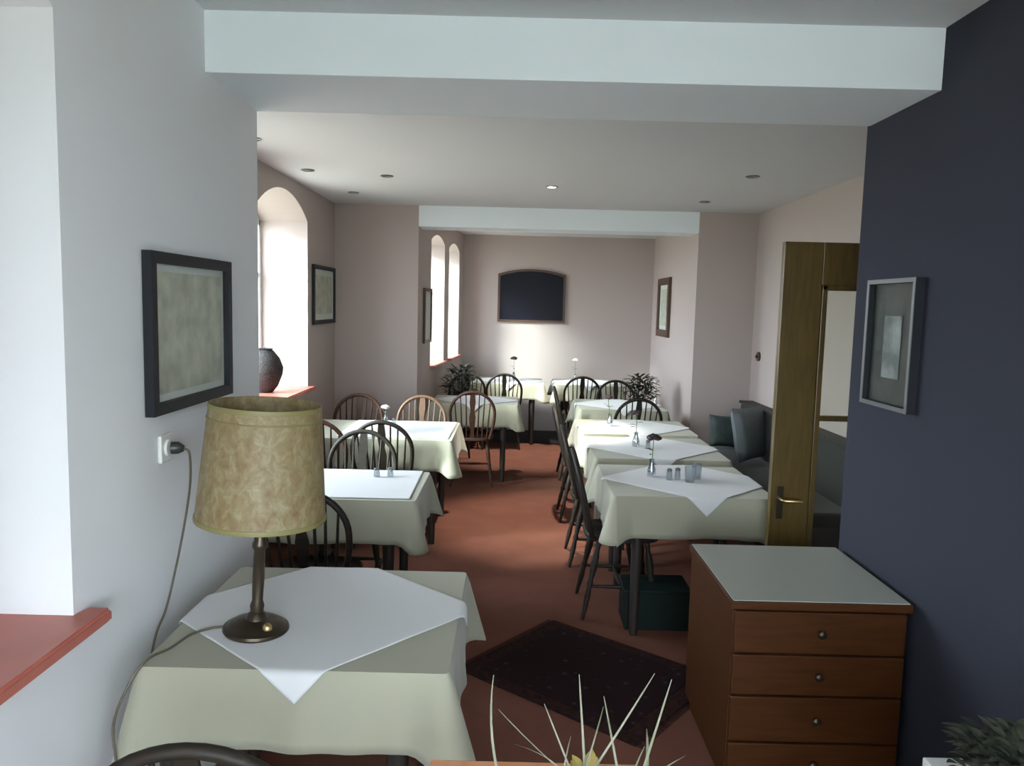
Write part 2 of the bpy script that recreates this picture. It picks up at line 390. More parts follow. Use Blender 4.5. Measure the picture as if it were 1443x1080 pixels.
def cloth_skirt(x0, x1, y0, y1, drop, seed, label, z=0.752):
    r_ = random.Random(seed); cx, cy = (x0 + x1) / 2, (y0 + y1) / 2; a, b = (x1 - x0) / 2, (y1 - y0) / 2
    pts = []; rc = 0.015; step = .022
    def side(p, q, nrm, o1, o2):
        L = (Vector(q) - Vector(p)).length; n = max(4, int(L / step))
        for i in range(n):
            u = i / n; pts.append((Vector(p).lerp(Vector(q), u), Vector(nrm), min(u * L, (1 - u) * L)))
    cs = [((-a, -b), (-1, -1)), ((a, -b), (1, -1)), ((a, b), (1, 1)), ((-a, b), (-1, 1))]
    nr = [(0, -1), (1, 0), (0, 1), (-1, 0)]
    for i in range(4):
        p, q = Vector(cs[i][0]), Vector(cs[(i + 1) % 4][0]); d = (q - p).normalized()
        side(p + d * rc, q - d * rc, nr[i], 0, 0)
        c = q - d * rc; n0, n1 = Vector(nr[i]), Vector(nr[(i + 1) % 4])
        ctr = q - n0 * rc - n1 * rc
        for k in range(7):
            th = k / 6 * PI / 2; nn = n0 * math.cos(th) + n1 * math.sin(th)
            pts.append((ctr + nn * rc, nn, -1))
    bm = bmesh.new(); NR = 9; rings = []
    ph = [r_.uniform(0, 6.28) for _ in range(4)]; tot = 0; prev = None; S = []
    for p, n_, dd in pts:
        tot += (p - prev).length if prev is not None else 0; prev = p; S.append(tot)
    corners = [Vector(c[0]) for c in cs]
    for j in range(NR):
        t = j / (NR - 1); ring = []
        for (p, n_, dd), s in zip(pts, S):
            dc = min((p - c).length for c in corners)
            wc = math.exp(-(dc / .05) ** 2)
            fold = math.exp(-((dc - .10) / .035) ** 2)
            out = .006 * min(1, j) + t * (.012 + .058 * wc - .014 * fold) + t * .007 * math.sin(s * 17 + ph[0]) + t * .004 * math.sin(s * 41 + ph[1])
            dz = -.004 * min(1, j) - t * drop * (1 + .16 * wc) - .004 * t * math.sin(s * 9 + ph[2])
            if j == 0: out = 0; dz = 0
            ring.append(bm.verts.new((p.x + n_.x * out, p.y + n_.y * out, dz)))
        rings.append(ring)
    N = len(pts)
    bm.faces.new(rings[0])
    for A, B in zip(rings, rings[1:]):
        for k in range(N): bm.faces.new((A[k], A[(k + 1) % N], B[(k + 1) % N], B[k]))
    o = obj('tablecloth', bm, M['cream'], smooth=True, loc=(cx, cy, z))
    md = o.modifiers.new('thickness', 'SOLIDIFY'); md.thickness = .0025; md.offset = -1
    return tag(o, label, 'tablecloth', 'cream tablecloths')

def topper(x0, x1, y0, y1, c, D, ang, label, z=0.7555, fit=None):
    """square white cloth laid diagonally; parts past the table edge hang down"""
    a0, a1, b0, b1 = x0 - c[0] - .003, x1 - c[0] + .003, y0 - c[1] - .003, y1 - c[1] + .003
    n = 88; s = D * math.sqrt(2); ca, sa = math.cos(PI / 4 + ang), math.sin(PI / 4 + ang)
    bm = bmesh.new(); G = []
    for i in range(n + 1):
        row = []
        for j in range(n + 1):
            u, v = (i / n - .5) * s, (j / n - .5) * s
            x, y = u * ca - v * sa, u * sa + v * ca; z_ = 0
            ex = max(a0 - x, x - a1, 0); ey = max(b0 - y, y - b1, 0)
            def fold(e, r_=.016):
                th = e / r_
                if th < PI / 2: return r_ * math.sin(th), r_ * (1 - math.cos(th))
                return r_ + .09 * (e - r_ * PI / 2), r_ + e - r_ * PI / 2
            if ex > 0:
                o1, d1 = fold(ex); z_ -= d1; x = a0 - o1 if x < a0 else a1 + o1
            if ey > 0:
                o1, d1 = fold(ey); z_ -= d1; y = b0 - o1 if y < b0 else b1 + o1
            row.append(bm.verts.new((x, y, z_ + .0008 * math.sin(x * 23) * math.sin(y * 19))))
        G.append(row)
    for i in range(n):
        for j in range(n): bm.faces.new((G[i][j], G[i + 1][j], G[i + 1][j + 1], G[i][j + 1]))
    o = obj('table_topper', bm, M['white'], smooth=True, loc=(c[0], c[1], z))
    md = o.modifiers.new('thickness', 'SOLIDIFY'); md.thickness = .0015; md.offset = 1
    return tag(o, label, 'table topper', 'white diagonal table toppers')

TB = {
 'lamp': (-0.945, -0.145, 1.895, 2.655, 0.21, 'nearest left table, carrying the lamp'),
 'L2': (-1.60, -0.45, 3.62, 4.27, 0.21, 'second left table, just behind the lamp table'),
 'L3': (-1.62, -0.41, 5.28, 6.12, 0.21, 'long table of the left row, under the arched window'),
 'L4': (-0.78, 0.06, 7.25 + .02, 7.97, 0.21, 'fourth left table, in the far archway'),
 'R1': (0.53, 1.36, 3.83, 4.61, 0.21, 'nearest right table, beside the glazed door'),
 'R2': (0.54, 1.40, 4.80, 5.62, 0.21, 'second right table from the camera'),
 'R3': (0.54, 1.42, 5.74, 6.48, 0.21, 'third right table, beside the small bench cushion'),
 'R4': (0.64, 1.46, 7.10, 7.92, 0.21, 'fourth right table, at the far archway'),
 'F1': (-0.50, 0.39, 9.30, 10.10, 0.19, 'far left table under the dark arched panel'),
 'F2': (0.53, 1.35, 9.30, 10.10, 0.19, 'far right table at the end wall'),
}
for kx, (x0, x1, y0, y1, dr, where) in TB.items():
    make_table(x0, x1, y0, y1, 'dark wooden table: ' + where)
    cloth_skirt(x0, x1, y0, y1, dr, hash(kx) % 7 + len(kx) if False else sum(map(ord, kx)), 'cream tablecloth on the ' + where)
TP = {'lamp': ((-0.565, 2.29), .490, .06), 'L2': ((-0.81, 3.97), .46, PI / 4 + .01), 'L3': ((-0.83, 5.74), .56, PI / 4 - .01), 'L4': ((-0.36, 7.62), .44, 0),
      'R1': ((1.00, 4.22), .50, 0.0), 'R2': ((0.97, 5.21), .50, 0), 'R3': ((0.98, 6.11), .48, 0), 'R4': ((1.05, 7.51), .48, 0),
      'F1': ((-0.05, 9.7), .50, 0), 'F2': ((0.94, 9.7), .48, 0)}
for kx, (c, D, an) in TP.items():
    x0, x1, y0, y1, dr, where = TB[kx]
    topper(x0, x1, y0, y1, c, D, an, 'white topper on the ' + where)

# ------------------------------------------------------------------ windsor chair
def make_chair():
    t = empty('windsor_chair', (0, 0, 0), 0, 'chair', 'chair')
    wd = M['chair']
    # shield shaped saddle seat
    bm = bmesh.new(); out = []
    N = 28
    for k in range(N):
        a = 2 * PI * k / N; c_, s_ = math.cos(a), math.sin(a)
        ex = 0.55
        x = .205 * math.copysign(abs(c_) ** ex, c_); y = .205 * math.copysign(abs(s_) ** ex, s_)
        x *= 1 - .10 * max(0, -y / .205)
        out.append((x, y))
    lv = [(.86, .425), (1.0, .437), (1.0, .452), (.96, .462)]
    rings = [[bm.verts.new((x * f, y * f, z)) for x, y in out] for f, z in lv]
    for f, z in ((.7, .458), (.35, .450)):
        rings.append([bm.verts.new((x * f, y * f, z)) for x, y in out])
    bm.faces.new(rings[0][::-1]); bm.faces.new(rings[-1])
    for A, B in zip(rings, rings[1:]):
        for k in range(N): bm.faces.new((A[k], A[(k + 1) % N], B[(k + 1) % N], B[k]))
    obj('seat', bm, wd, t, smooth=True)
    feet = {}
    for sx in (-1, 1):
        for sy in (-1, 1):
            top = Vector((sx * .135, sy * .13, .43)); bot = Vector((sx * .195, sy * .19 if sy > 0 else sy * .215, 0))
            feet[(sx, sy)] = (top, bot)
            us = [0, .06, .12, .2, .3, .42, .5, .55, .6, .72, .86, 1]
            rs = [.013, .016, .013, .019, .021, .017, .013, .019, .013, .017, .013, .010]
            bm = bmesh.new(); tube(bm, [top.lerp(bot, u) for u in us], rs, 10)
            obj('leg', bm, wd, t, smooth=True)
    mids = []
    for sx in (-1, 1):
        a = feet[(sx, 1)][0].lerp(feet[(sx, 1)][1], .58); b = feet[(sx, -1)][0].lerp(feet[(sx, -1)][1], .58)
        bm = bmesh.new(); tube(bm, [a.lerp(b, u) for u in (0, .25, .5, .75, 1)], [.007, .010, .013, .010, .007], 8)
        obj('stretcher', bm, wd, t, smooth=True); mids.append(a.lerp(b, .5))
    bm = bmesh.new(); tube(bm, [mids[0].lerp(mids[1], u) for u in (0, .25, .5, .75, 1)], [.007, .010, .013, .010, .007], 8)
    obj('stretcher', bm, wd, t, smooth=True)
    # hoop
    def hp(a):   # a from 0..1 around the hoop
        z0, zs, zt = .452, .70, .90
        W = .205
        if a < .25: u = a / .25; x = -(.165 + (W - .165) * math.sin(u * PI / 2)); z = z0 + (zs - z0) * u
        elif a > .75: u = (1 - a) / .25; x = (.165 + (W - .165) * math.sin(u * PI / 2)); z = z0 + (zs - z0) * u
        else:
            th = (a - .25) / .5 * PI; x = -W * math.cos(th); z = zs + (zt - zs) * math.sin(th)
        y = -.172 - (z - z0) * .24
        return Vector((x, y, z))
    bm = bmesh.new(); tube(bm, [hp(i / 40) for i in range(41)], .0145, 10)
    obj('hoop_back', bm, wd, t, smooth=True)
    def ztop(x):
        return .70 + .20 * math.sqrt(max(0, 1 - (x / .205) ** 2))
    for x in (-.165, -.112, -.062, .062, .112, .165):
        zt = ztop(x) - .004; xb = x * .82
        def pt(u, xb=xb, x=x, zt=zt):
            z = .452 + (zt - .452) * u
            return (xb + (x - xb) * u, -.172 - (z - .452) * .24, z)
        bm = bmesh.new(); tube(bm, [pt(u) for u in (0, .3, .65, 1)], [.006, .0085, .007, .0055], 6)
        obj('spindle', bm, wd, t, smooth=True)
    # pierced splat in the centre
    bm = bmesh.new(); prof = [(.022, .452), (.016, .52), (.027, .60), (.030, .66), (.019, .72), (.028, .80), (.020, .895)]
    L_ = [(-wv, z) for wv, z in prof]; R_ = [(wv, z) for wv, z in prof][::-1]
    prism(bm, L_ + R_, lambda p, k: Vector((p[0], -.167 - (p[1] - .452) * .24 - .010 * k, p[1])))
    obj('splat', bm, wd, t)
    return t
chair0 = make_chair()
GC = 'hoop-back wooden dining chairs'
RED = {M['chair']: M['chairred']}; LT = {M['chair']: M['chairlight']}
CH = [ # x, y, rot, label, material map
 (-0.89, 3.46, 0, 'dark hoop-back chair behind the lamp shade, tucked under the second left table', None),
 (-0.58, 1.57, 0.06, 'dark hoop-back chair in front of the lamp table, at the bottom edge', None),
 (-0.87, 5.38, 0, 'dark hoop-back chair standing out against the white front of the long left table', None),
 (-1.32, 5.38, 0, 'reddish hoop-back chair mostly hidden by the lamp shade, before the long left table', RED),
 (-0.91, 4.44, PI, 'hoop-back chair at the far side of the second left table, facing the camera', None),
 (-1.31, 6.31, PI, 'brown hoop-back chair beyond the long left table, below the small picture', RED),
 (-0.78, 6.31, PI - .05, 'light brown hoop-back chair beyond the long left table, nearer the aisle', LT),
 (-0.37, 7.28, 0.05, 'reddish-brown hoop-back chair by the aisle, back to camera, before the fourth left table', RED),
 (-0.09, 9.20, 0, 'dark hoop-back chair before the far left table, nearer the aisle', None),
 (-0.53, 9.14, 0.05, 'dark hoop-back chair half hidden by the leafy plant near the far windows', None),
 (0.81, 9.06, 0, 'dark hoop-back chair in front of the far right table', None),
 (1.14, 8.14, PI, 'dark hoop-back chair next to the right leafy plant, beyond the fourth right table', None),
 (1.13, 7.02, 0, 'dark hoop-back chair between the third and fourth right tables', None),
 (0.63, 4.25, -PI / 2, 'dark hoop-back chair on the aisle side of the nearest right table', None),
 (0.62, 5.10, -PI / 2, 'dark hoop-back chair on the aisle side of the second right table', None),
 (0.62, 6.14, -PI / 2, 'dark hoop-back chair on the aisle side of the third right table', None),
 (0.70, 7.62, -PI / 2, 'dark hoop-back chair on the aisle side of the fourth right table', None),
]
for i, (x, y, r, lb, mp_) in enumerate(CH):
    if i == 0:
        chair0.location = (x, y, 0); chair0.rotation_euler = (0, 0, r); chair0['label'] = lb; chair0['group'] = GC
    else: dup(chair0, (x, y, 0), r, lb, GC, mp_)

# ------------------------------------------------------------------ lamp
LX, LY, LZ = -0.715, 2.12, 0.758
lamp = empty('table_lamp', (LX, LY, LZ), 0, 'tall bronze table lamp with mottled parchment drum shade on the nearest left table', 'lamp')
bm = bmesh.new(); lathe(bm, [(.088, 0), (.092, .006), (.090, .013), (.078, .017), (.072, .024), (.05, .030), (.030, .036), (.024, .050), (.016, .058)], 40)
obj('base', bm, M['bronze'], lamp, smooth=True)
bm = bmesh.new(); lathe(bm, [(.018, .055), (.020, .075), (.015, .09), (.017, .16), (.0155, .235), (.021, .245), (.021, .255), (.0165, .265), (.018, .37), (.014, .40), (.020, .41), (.020, .45), (.012, .47), (.006, .50), (.006, .605)], 20)
obj('column', bm, M['bronze'], lamp, smooth=True)
bm = bmesh.new(); lathe(bm, [(.013, 0), (.013, .010), (.008, .016), (.001, .018)], 14, (.045, -.045, .024))
obj('switch', bm, M['brass'], lamp, smooth=True)
sh = bmesh.new(); z0s, z1s, r0, r1 = .330, .655, .177, .150
lathe(sh, [(r0, z0s), (r0 + (r1 - r0) * .33, z0s + .110), (r0 + (r1 - r0) * .66, z0s + .220), (r1, z1s), (r1 - .003, z1s), (r0 - .003, z0s), (r0, z0s)], 64, cap=False)
shade = obj('lamp_shade', sh, M['shade'], lamp, smooth=True, rot=(0, 0, 0))
lamp.rotation_euler = (0, math.radians(3.0), 0)
for (rr, zz, hh) in ((r0, z0s, .012), (r1 + .0005, z1s - .012, .012), (r1 + .0035, z1s - .040, .004)):
    tr = bmesh.new(); lathe(tr, [(rr + .0015, zz - .001), (rr + .0022, zz + hh * .5), (rr + .001, zz + hh), (rr - .002, zz + hh), (rr - .002, zz - .001), (rr + .0015, zz - .001)], 64, cap=False)
    obj('shade_trim', tr, M['shadetrim'], shade, smooth=True)
sp_ = bmesh.new()
for a in range(3):
    an = a * 2 * PI / 3; tube(sp_, [(0, 0, .60), (math.cos(an) * (r1 - .004), math.sin(an) * (r1 - .004), .63)], .0018, 6)
obj('shade_spider', sp_, M['brass'], lamp)
bm = bmesh.new(); lathe(bm, [(.014, .46), (.016, .49), (.028, .53), (.030, .56), (.020, .585), (.001, .597)], 16)
obj('bulb', bm, M['mat'], lamp, smooth=True)

# socket + cable
s = empty('wall_socket', (XN, 2.30, 1.245), 0, 'white wall socket low on the left wall below the large picture', 'socket')
obj('cover_plate', BX(0.0, .012, -.042, .042, -.042, .042, bev=.004), M['socket'], s)
bm = bmesh.new(); tube(bm, [(.010, 0, 0), (.020, 0, 0)], .026, 20); obj('socket_ring', bm, M['socket'], s, smooth=True)
cb = empty('lamp_cable', (XN + .02, 2.30, 1.245), 0, 'thin brown cable from the wall socket to the lamp base', 'cable')
bm = bmesh.new(); tube(bm, [(.003, .0, 0), (.022, .004, 0), (.038, .008, -.003)], [.019, .019, .009], 12); obj('plug', bm, M['blackplastic'], cb, smooth=True)
def cr_spline(P_, n=10):
    P_ = [Vector(p) for p in P_]; out = []
    for i in range(len(P_) - 1):
        a, b, c, d = P_[max(i - 1, 0)], P_[i], P_[i + 1], P_[min(i + 2, len(P_) - 1)]
        for k in range(n):
            t = k / n
            out.append(.5 * ((2 * b) + (c - a) * t + (2 * a - 5 * b + 4 * c - d) * t * t + (3 * b - a - 3 * c + d) * t ** 3))
    out.append(P_[-1]); return out
O_ = Vector((XN + .02, 2.30, 1.245))
path = [(-.992, 2.308, 1.242), (-.978, 2.312, 1.225), (-.985, 2.33, 1.13), (-1.005, 2.33, 1.0), (-1.02, 2.29, .86), (-1.028, 2.24, .76), (-1.033, 2.18, .70), (-1.035, 2.10, .55),
        (-1.03, 1.95, .40), (-1.02, 1.86, .30), (-.99, 1.83, .36), (-.975, 1.835, .50), (-.985, 1.845, .62), (-.955, 1.865, .715), (-.925, 1.905, .766), (-.90, 1.98, .7625), (-.88, 2.07, .7620), (-.84, 2.115, .7620), (-.800, 2.12, .765)]
bm = bmesh.new(); tube(bm, [p - O_ for p in cr_spline(path)], .0036, 8); obj('cord', bm, M['cord'], cb, smooth=True)

# ------------------------------------------------------------------ pictures
def picture(name, origin, udir, w_, h_, fr_w, fm, mount, art, label, depth=.025, inner=None, ndir=None, glass=True, lip=None):
    """origin = bottom corner on the wall, udir horizontal unit vector, ndir into the room"""
    u = Vector(udir); n = Vector(ndir); z = Vector((0, 0, 1)); o = Vector(origin)
    c = o + u * w_ / 2
    root = empty(name, tuple(c), 0, label, 'picture')
    def q(x, zz, d): return u * (x - w_ / 2) + z * zz + n * d
    def slab(x0, x1, z0, z1, d0, d1, bm=None):
        bm = bm or bmesh.new()
        prism(bm, [(x0, z0), (x1, z0), (x1, z1), (x0, z1)], lambda p, k: q(p[0], p[1], d0 if k == 0 else d1)); return bm
    f = bmesh.new()
    for r_ in ((0, w_, 0, fr_w), (0, w_, h_ - fr_w, h_), (0, fr_w, fr_w, h_ - fr_w), (w_ - fr_w, w_, fr_w, h_ - fr_w)):
        slab(*r_, .003, depth, f)
    obj('frame', f, fm, root)
    if lip:
        f = bmesh.new()
        for r_ in ((0, w_, 0, fr_w), (0, w_, h_ - fr_w, h_), (0, fr_w, fr_w, h_ - fr_w), (w_ - fr_w, w_, fr_w, h_ - fr_w)):
            slab(*r_, depth, depth + .003, f)
        obj('frame_face', f, lip, root)
    a = fr_w
    obj('mount', slab(a, w_ - a, a, h_ - a, .004, .010), M['mat'] if mount else art, root)
    if mount:
        a2 = fr_w + mount
        obj('print', slab(a2, w_ - a2, a2, h_ - a2, .010, .012), art, root)
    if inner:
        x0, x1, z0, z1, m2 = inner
        obj('print', slab(x0, x1, z0, z1, .0125, .0135), m2, root)  # inner patch: reflected window put into the colour, not a print
    if glass: obj('glass', slab(a, w_ - a, a, h_ - a, .016, .0175), M['glass'], root)
    return root
picture('framed_map', (XN, 2.18, 1.355), (0, 1, 0), .62, .475, .034, M['black'], .022, M['print'],
        'large black-framed faded print on the left wall above the socket', ndir=(1, 0, 0), depth=.03)
picture('framed_picture', (XM, 6.42, 1.50), (0, 1, 0), .76, .50, .035, M['black'], .05, M['print'],
        'small dark-framed picture right of the arched window on the left wall', ndir=(1, 0, 0))
a_ = fw_(.09, -.001)
picture('framed_picture', (a_[0], a_[1], 1.30), (fd.x, fd.y, 0), .38, .55, .03, M['brownframe'], .04, M['mat'],
        'narrow brown-framed picture just left of the far windows', ndir=(-fn.x, -fn.y, 0))
picture('framed_picture', (1.87, 9.22, 1.36), (0, 1, 0), .72, .72, .085, M['brownframe'], .05, M['print'],
        'brown-framed picture on the right wall of the far room', ndir=(-1, 0, 0), depth=.035)
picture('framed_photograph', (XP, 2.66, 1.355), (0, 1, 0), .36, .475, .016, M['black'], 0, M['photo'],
        'silver-framed dark photograph on the slate blue wall', ndir=(-1, 0, 0), depth=.035, inner=(.12, .25, .11, .34, M['photoreflect']), lip=M['silver'])

# dark arched panel on end wall
root = empty('arched_mirror', (0.235, YF, 1.48), 0, 'dark arched glass panel hung on the end wall of the far room', 'mirror')
W2, Hs, Hc = .455, .64, .71
bm = bmesh.new(); prism(bm, [(W2, 0), (-W2, 0)] + arch_pts(-W2, W2, Hs, Hc), lambda p, k: Vector((p[0], -.004 - .012 * k, p[1])))
obj('dark_glass', bm, M['mirror'], root)
bm = bmesh.new()
o_ = [(W2 + .0, 0), (-W2 - .0, 0)] + arch_pts(-W2, W2, Hs, Hc); fw2 = .028
i_ = [(x * (1 - fw2 / W2), fw2 if z < .01 else z - fw2) for x, z in o_]
for k in range(len(o_)):
    a, b, c, d = o_[k], o_[(k + 1) % len(o_)], i_[(k + 1) % len(o_)], i_[k]
    prism(bm, [a, b, c, d], lambda p, kk: Vector((p[0], -.003 - .027 * kk, p[1])))
obj('frame', bm, M['brownframe'], root)

# switch on the right wall of the dining room
s = empty('light_switch', (XR, 7.02, 1.29), 0, 'small dark round switch on the pink wall above the bench', 'switch')
bm = bmesh.new(); tube(bm, [(0, 0, 0), (-.018, 0, 0)], .042, 20); obj('switch_plate', bm, M['brownframe'], s, smooth=True)
bm = bmesh.new(); tube(bm, [(-.016, 0, 0), (-.036, 0, 0)], .014, 12); obj('toggle', bm, M['blackplastic'], s, smooth=True)

# ------------------------------------------------------------------ chest of drawers
DX0, DX1, DY0, DY1, DH = 0.765, 1.385, 2.53, 3.165, 0.72
d = empty('chest_of_drawers', ((DX0 + DX1) / 2, (DY0 + DY1) / 2, 0), 0, 'reddish-brown wooden chest of drawers with a pale top, against the slate blue wall', 'chest of drawers')
ww, dd_ = (DX1 - DX0) / 2, (DY1 - DY0) / 2
b = bmesh.new(); box(b, -ww + .012, ww - .012, -dd_ + .025, dd_, .06, DH - .03); box(b, -ww + .03, ww - .03, -dd_ + .05, dd_ - .02, 0, .06)
obj('carcass', b, M['dresser'], d)
obj('top_rim', BX(-ww, ww, -dd_, dd_, DH - .032, DH - .003, bev=.004), M['dresser'], d)
obj('top_surface', BX(-ww + .008, ww - .008, -dd_ + .008, dd_ - .008, DH - .004, DH, bev=.001), M['dressercloth'], d)
for z0_, z1_ in ((.062, .21), (.21, .38), (.38, .53), (.53, .685)):
    hs = z1_ - z0_
    fr_ = obj('drawer', BX(-ww + .016, ww - .016, -dd_ + .006, -dd_ + .03, z0_ + .004, z0_ + hs - .004, bev=.004), M['dresser'], d)
    kb = bmesh.new(); pr = [(.006, 0), (.006, .010), (.013, .014), (.015, .020), (.011, .025), (.002, .027)]
    lathe(kb, pr, 14); bmesh.ops.rotate(kb, verts=kb.verts, matrix=Matrix.Rotation(PI / 2, 3, 'X')); bmesh.ops.translate(kb, verts=kb.verts, vec=(0, -dd_ + .006, z0_ + hs * .52))
    obj('knob', kb, M['bronze'], fr_, smooth=True)

# ------------------------------------------------------------------ glazed door leaf (open, across the view)
dr = empty('door_1', (2.21, 3.68, 0), 0); dr['kind'] = 'structure'
X0, X1, Hd = 1.265 - 2.21, 0.0, 2.03
b = bmesh.new()
box(b, X0, X0 + .185, -.02, .02, .012, Hd, bev=.003); box(b, X1 - .12, X1, -.02, .02, .012, Hd, bev=.003)
box(b, X0 + .185, X1 - .12, -.02, .02, Hd - .20, Hd, bev=.003); box(b, X0 + .185, X1 - .12, -.02, .02, .012, .20, bev=.003)
obj('door_frame', b, M['doorwood'], dr)
obj('glazing', BX(X0 + .185, X1 - .12, -.003, .003, .20, Hd - .20), M['doorglass'], dr)
b = bmesh.new()
for (a0, a1, c0, c1) in ((X0 + .185, X0 + .212, .20, Hd - .20), (X1 - .145, X1 - .12, .20, Hd - .20), (X0 + .185, X1 - .12, Hd - .225, Hd - .20), (X0 + .185, X1 - .12, .20, .225)):
    box(b, a0, a1, -.029, -.003, c0, c1, bev=.004)
obj('glazing_bead', b, M['doorwood'], dr)
obj('glazing_bar', BX(X0 + .185, X1 - .12, -.014, .014, 1.182, 1.208), M['doorwood'], dr)
b = bmesh.new(); box(b, X0 + .03, X0 + .062, -.026, -.02, .70, .86, bev=.002); obj('handle_plate', b, M['bronze'], dr)
b = bmesh.new(); tube(b, [(X0 + .046, -.026, .80), (X0 + .046, -.062, .80), (X0 + .055, -.070, .80), (X0 + .14, -.068, .797)], .008, 10); obj('door_handle', b, M['brass'], dr, smooth=True)
# wooden lining of its doorway in the right wall
b = bmesh.new()
for (a0, a1, c0, c1) in ((3.715, 3.785, 0, 2.09), (4.545, 4.615, 0, 2.09), (3.785, 4.545, 2.015, 2.09)):
    box(b, XR - .022, XR + .12, a0, a1, c0, c1, bev=.003)
tag(obj('trim_6', b, M['doorwood']), kind='structure')

# ------------------------------------------------------------------ bench and cushions
bn = empty('upholstered_bench', (1.93, 5.90, 0), 0, 'dark green upholstered wall bench behind the right row of tables', 'bench')
obj('bench_base', BX(-.22, .30, -1.20, 1.20, 0, .36), M['tablewood'], bn)
obj('seat_pad', BX(-.28, .22, -1.22, 1.22, .36, .46, bev=.02, seg=3), M['greenfab'], bn)
obj('backrest', BX(.20, .31, -1.22, 1.22, .42, .85, bev=.025, seg=3), M['greenfab'], bn)
obj('top_rail', BX(.19, .318, -1.23, 1.23, .85, .872, bev=.004), M['tablewood'], bn)
def cushion(loc, s, th, rot, m, label):
    bm = bmesh.new(); n = 16; G = {}
    for sd in (1, -1):
        for i in range(n + 1):
            for j in range(n + 1):
                u, v = i / n * 2 - 1, j / n * 2 - 1
                e = (1 - u ** 4) * (1 - v ** 4); k_ = 1 - .10 * (1 - abs(u)) * 0
                x, y = u * (1 - .07 * (1 - v * v)), v * (1 - .07 * (1 - u * u))
                zz = sd * th * (max(e, 0) ** .45)
                if (i in (0, n) or j in (0, n)) and sd < 0: G[(sd, i, j)] = G[(1, i, j)]
                else: G[(sd, i, j)] = bm.verts.new((x * s, zz, y * s))
        for i in range(n):
            for j in range(n):
                bm.faces.new((G[(sd, i, j)], G[(sd, i + 1, j)], G[(sd, i + 1, j + 1)], G[(sd, i, j + 1)]))
    o = obj('cushion', bm, m, smooth=True, loc=loc, rot=rot)
    return tag(o, label, 'cushion', 'scatter cushions on the bench')
cushion((1.99, 6.33, .690), .225, .07, (math.radians(-12), 0, math.radians(42)), M['cushion'], 'large grey-green cushion leaning on the bench back, half hidden by the door')
cushion((1.93, 6.88, .615), .145, .055, (math.radians(-16), math.radians(4), math.radians(10)), M['cushiondark'], 'small darker cushion farther along the bench, left of the large one')

# dark green crate under nearest right table
c = empty('storage_crate', (0.80, 4.06, 0), 0, 'dark green storage crate on the floor under the nearest right table', 'crate')
b = bmesh.new(); box(b, -.17, .17, -.12, -.108, 0, .20); box(b, -.17, .17, .108, .12, 0, .20); box(b, -.17, -.158, -.108, .108, 0, .20); box(b, .158, .17, -.108, .108, 0, .20); box(b, -.158, .158, -.108, .108, 0, .012)
obj('crate_body', b, M['crate'], c)
b = bmesh.new(); box(b, -.18, .18, -.13, .13, .20, .218, bev=.004); obj('crate_lid', b, M['crate'], c)

# ------------------------------------------------------------------ rug
ru = empty('oriental_rug', (0.386, 3.435, 0), math.atan2(.60, .49), 'dark oriental rug lying diagonally on the floor beside the chest of drawers', 'rug')
la, lb_ = .38, .475
b = bmesh.new(); box(b, -la, la, -lb_, lb_, .001, .007, bev=.002); obj('rug_border', b, M['rugborder'], ru)
b = bmesh.new(); box(b, -la + .07, la - .07, -lb_ + .08, lb_ - .08, .006, .009); obj('rug_field', b, M['rug'], ru)
b = bmesh.new()
for sg in (-1, 1):
    for k in range(60):
        x = -la + .01 + k * (2 * la - .02) / 59
        box(b, x - .002, x + .002, sg * lb_ - .001 if sg > 0 else -lb_ - .03, lb_ + .03 if sg > 0 else -lb_ + .001, .001, .003)
tag(obj('fringe', b, M['mat' if False else 'rugborder'], ru), kind='stuff')

# ------------------------------------------------------------------ table decorations
def vase(loc, label, flower='petal', h=.10, hs=.17, lean=(0, 0), head=.024, leaves=3):
    head *= 1.4
    v = empty('bud_vase', loc, rnd.uniform(0, 6), label, 'vase', 'bud vases on the tables')
    b = bmesh.new(); lathe(b, [(.022, 0), (.026, .01), (.024, .04), (.013, h * .75), (.015, h), (.013, h), (.011, h * .75), (.020, .04), (.020, .012), (.001, .010)], 16)
    obj('vase_body', b, M['crystal'], v, smooth=True)
    b = bmesh.new(); top = Vector((lean[0], lean[1], h + hs))
    tube(b, [(0, 0, .015), (lean[0] * .2, lean[1] * .2, h), top], .0025, 6)
    st = obj('stem', b, M['greenleaf'], v)
    b = bmesh.new()
    for k in range(9):
        a = k * 2.4; rr = head * (.35 + .65 * (k / 8)); el = head * .3
        r_ = bmesh.ops.create_icosphere(b, subdivisions=1, radius=head * .62)
        cpos = top + Vector((math.cos(a) * rr * .7, math.sin(a) * rr * .7, el * (1 - k / 8)))
        for vv in r_['verts']:
            vv.co = Vector((vv.co.x, vv.co.y, vv.co.z * .7)) + cpos
    obj('flower_head', b, M[flower], v, smooth=True)
    for k in range(leaves):
        a = rnd.uniform(0, 6.28); base = Vector((lean[0] * .5, lean[1] * .5, h + hs * rnd.uniform(.2, .55)))
        b = bmesh.new(); leaf(b, base, Vector((math.cos(a), math.sin(a), .35)), .055, .022); obj('leaf', b, M['leaf'], v)
    return v
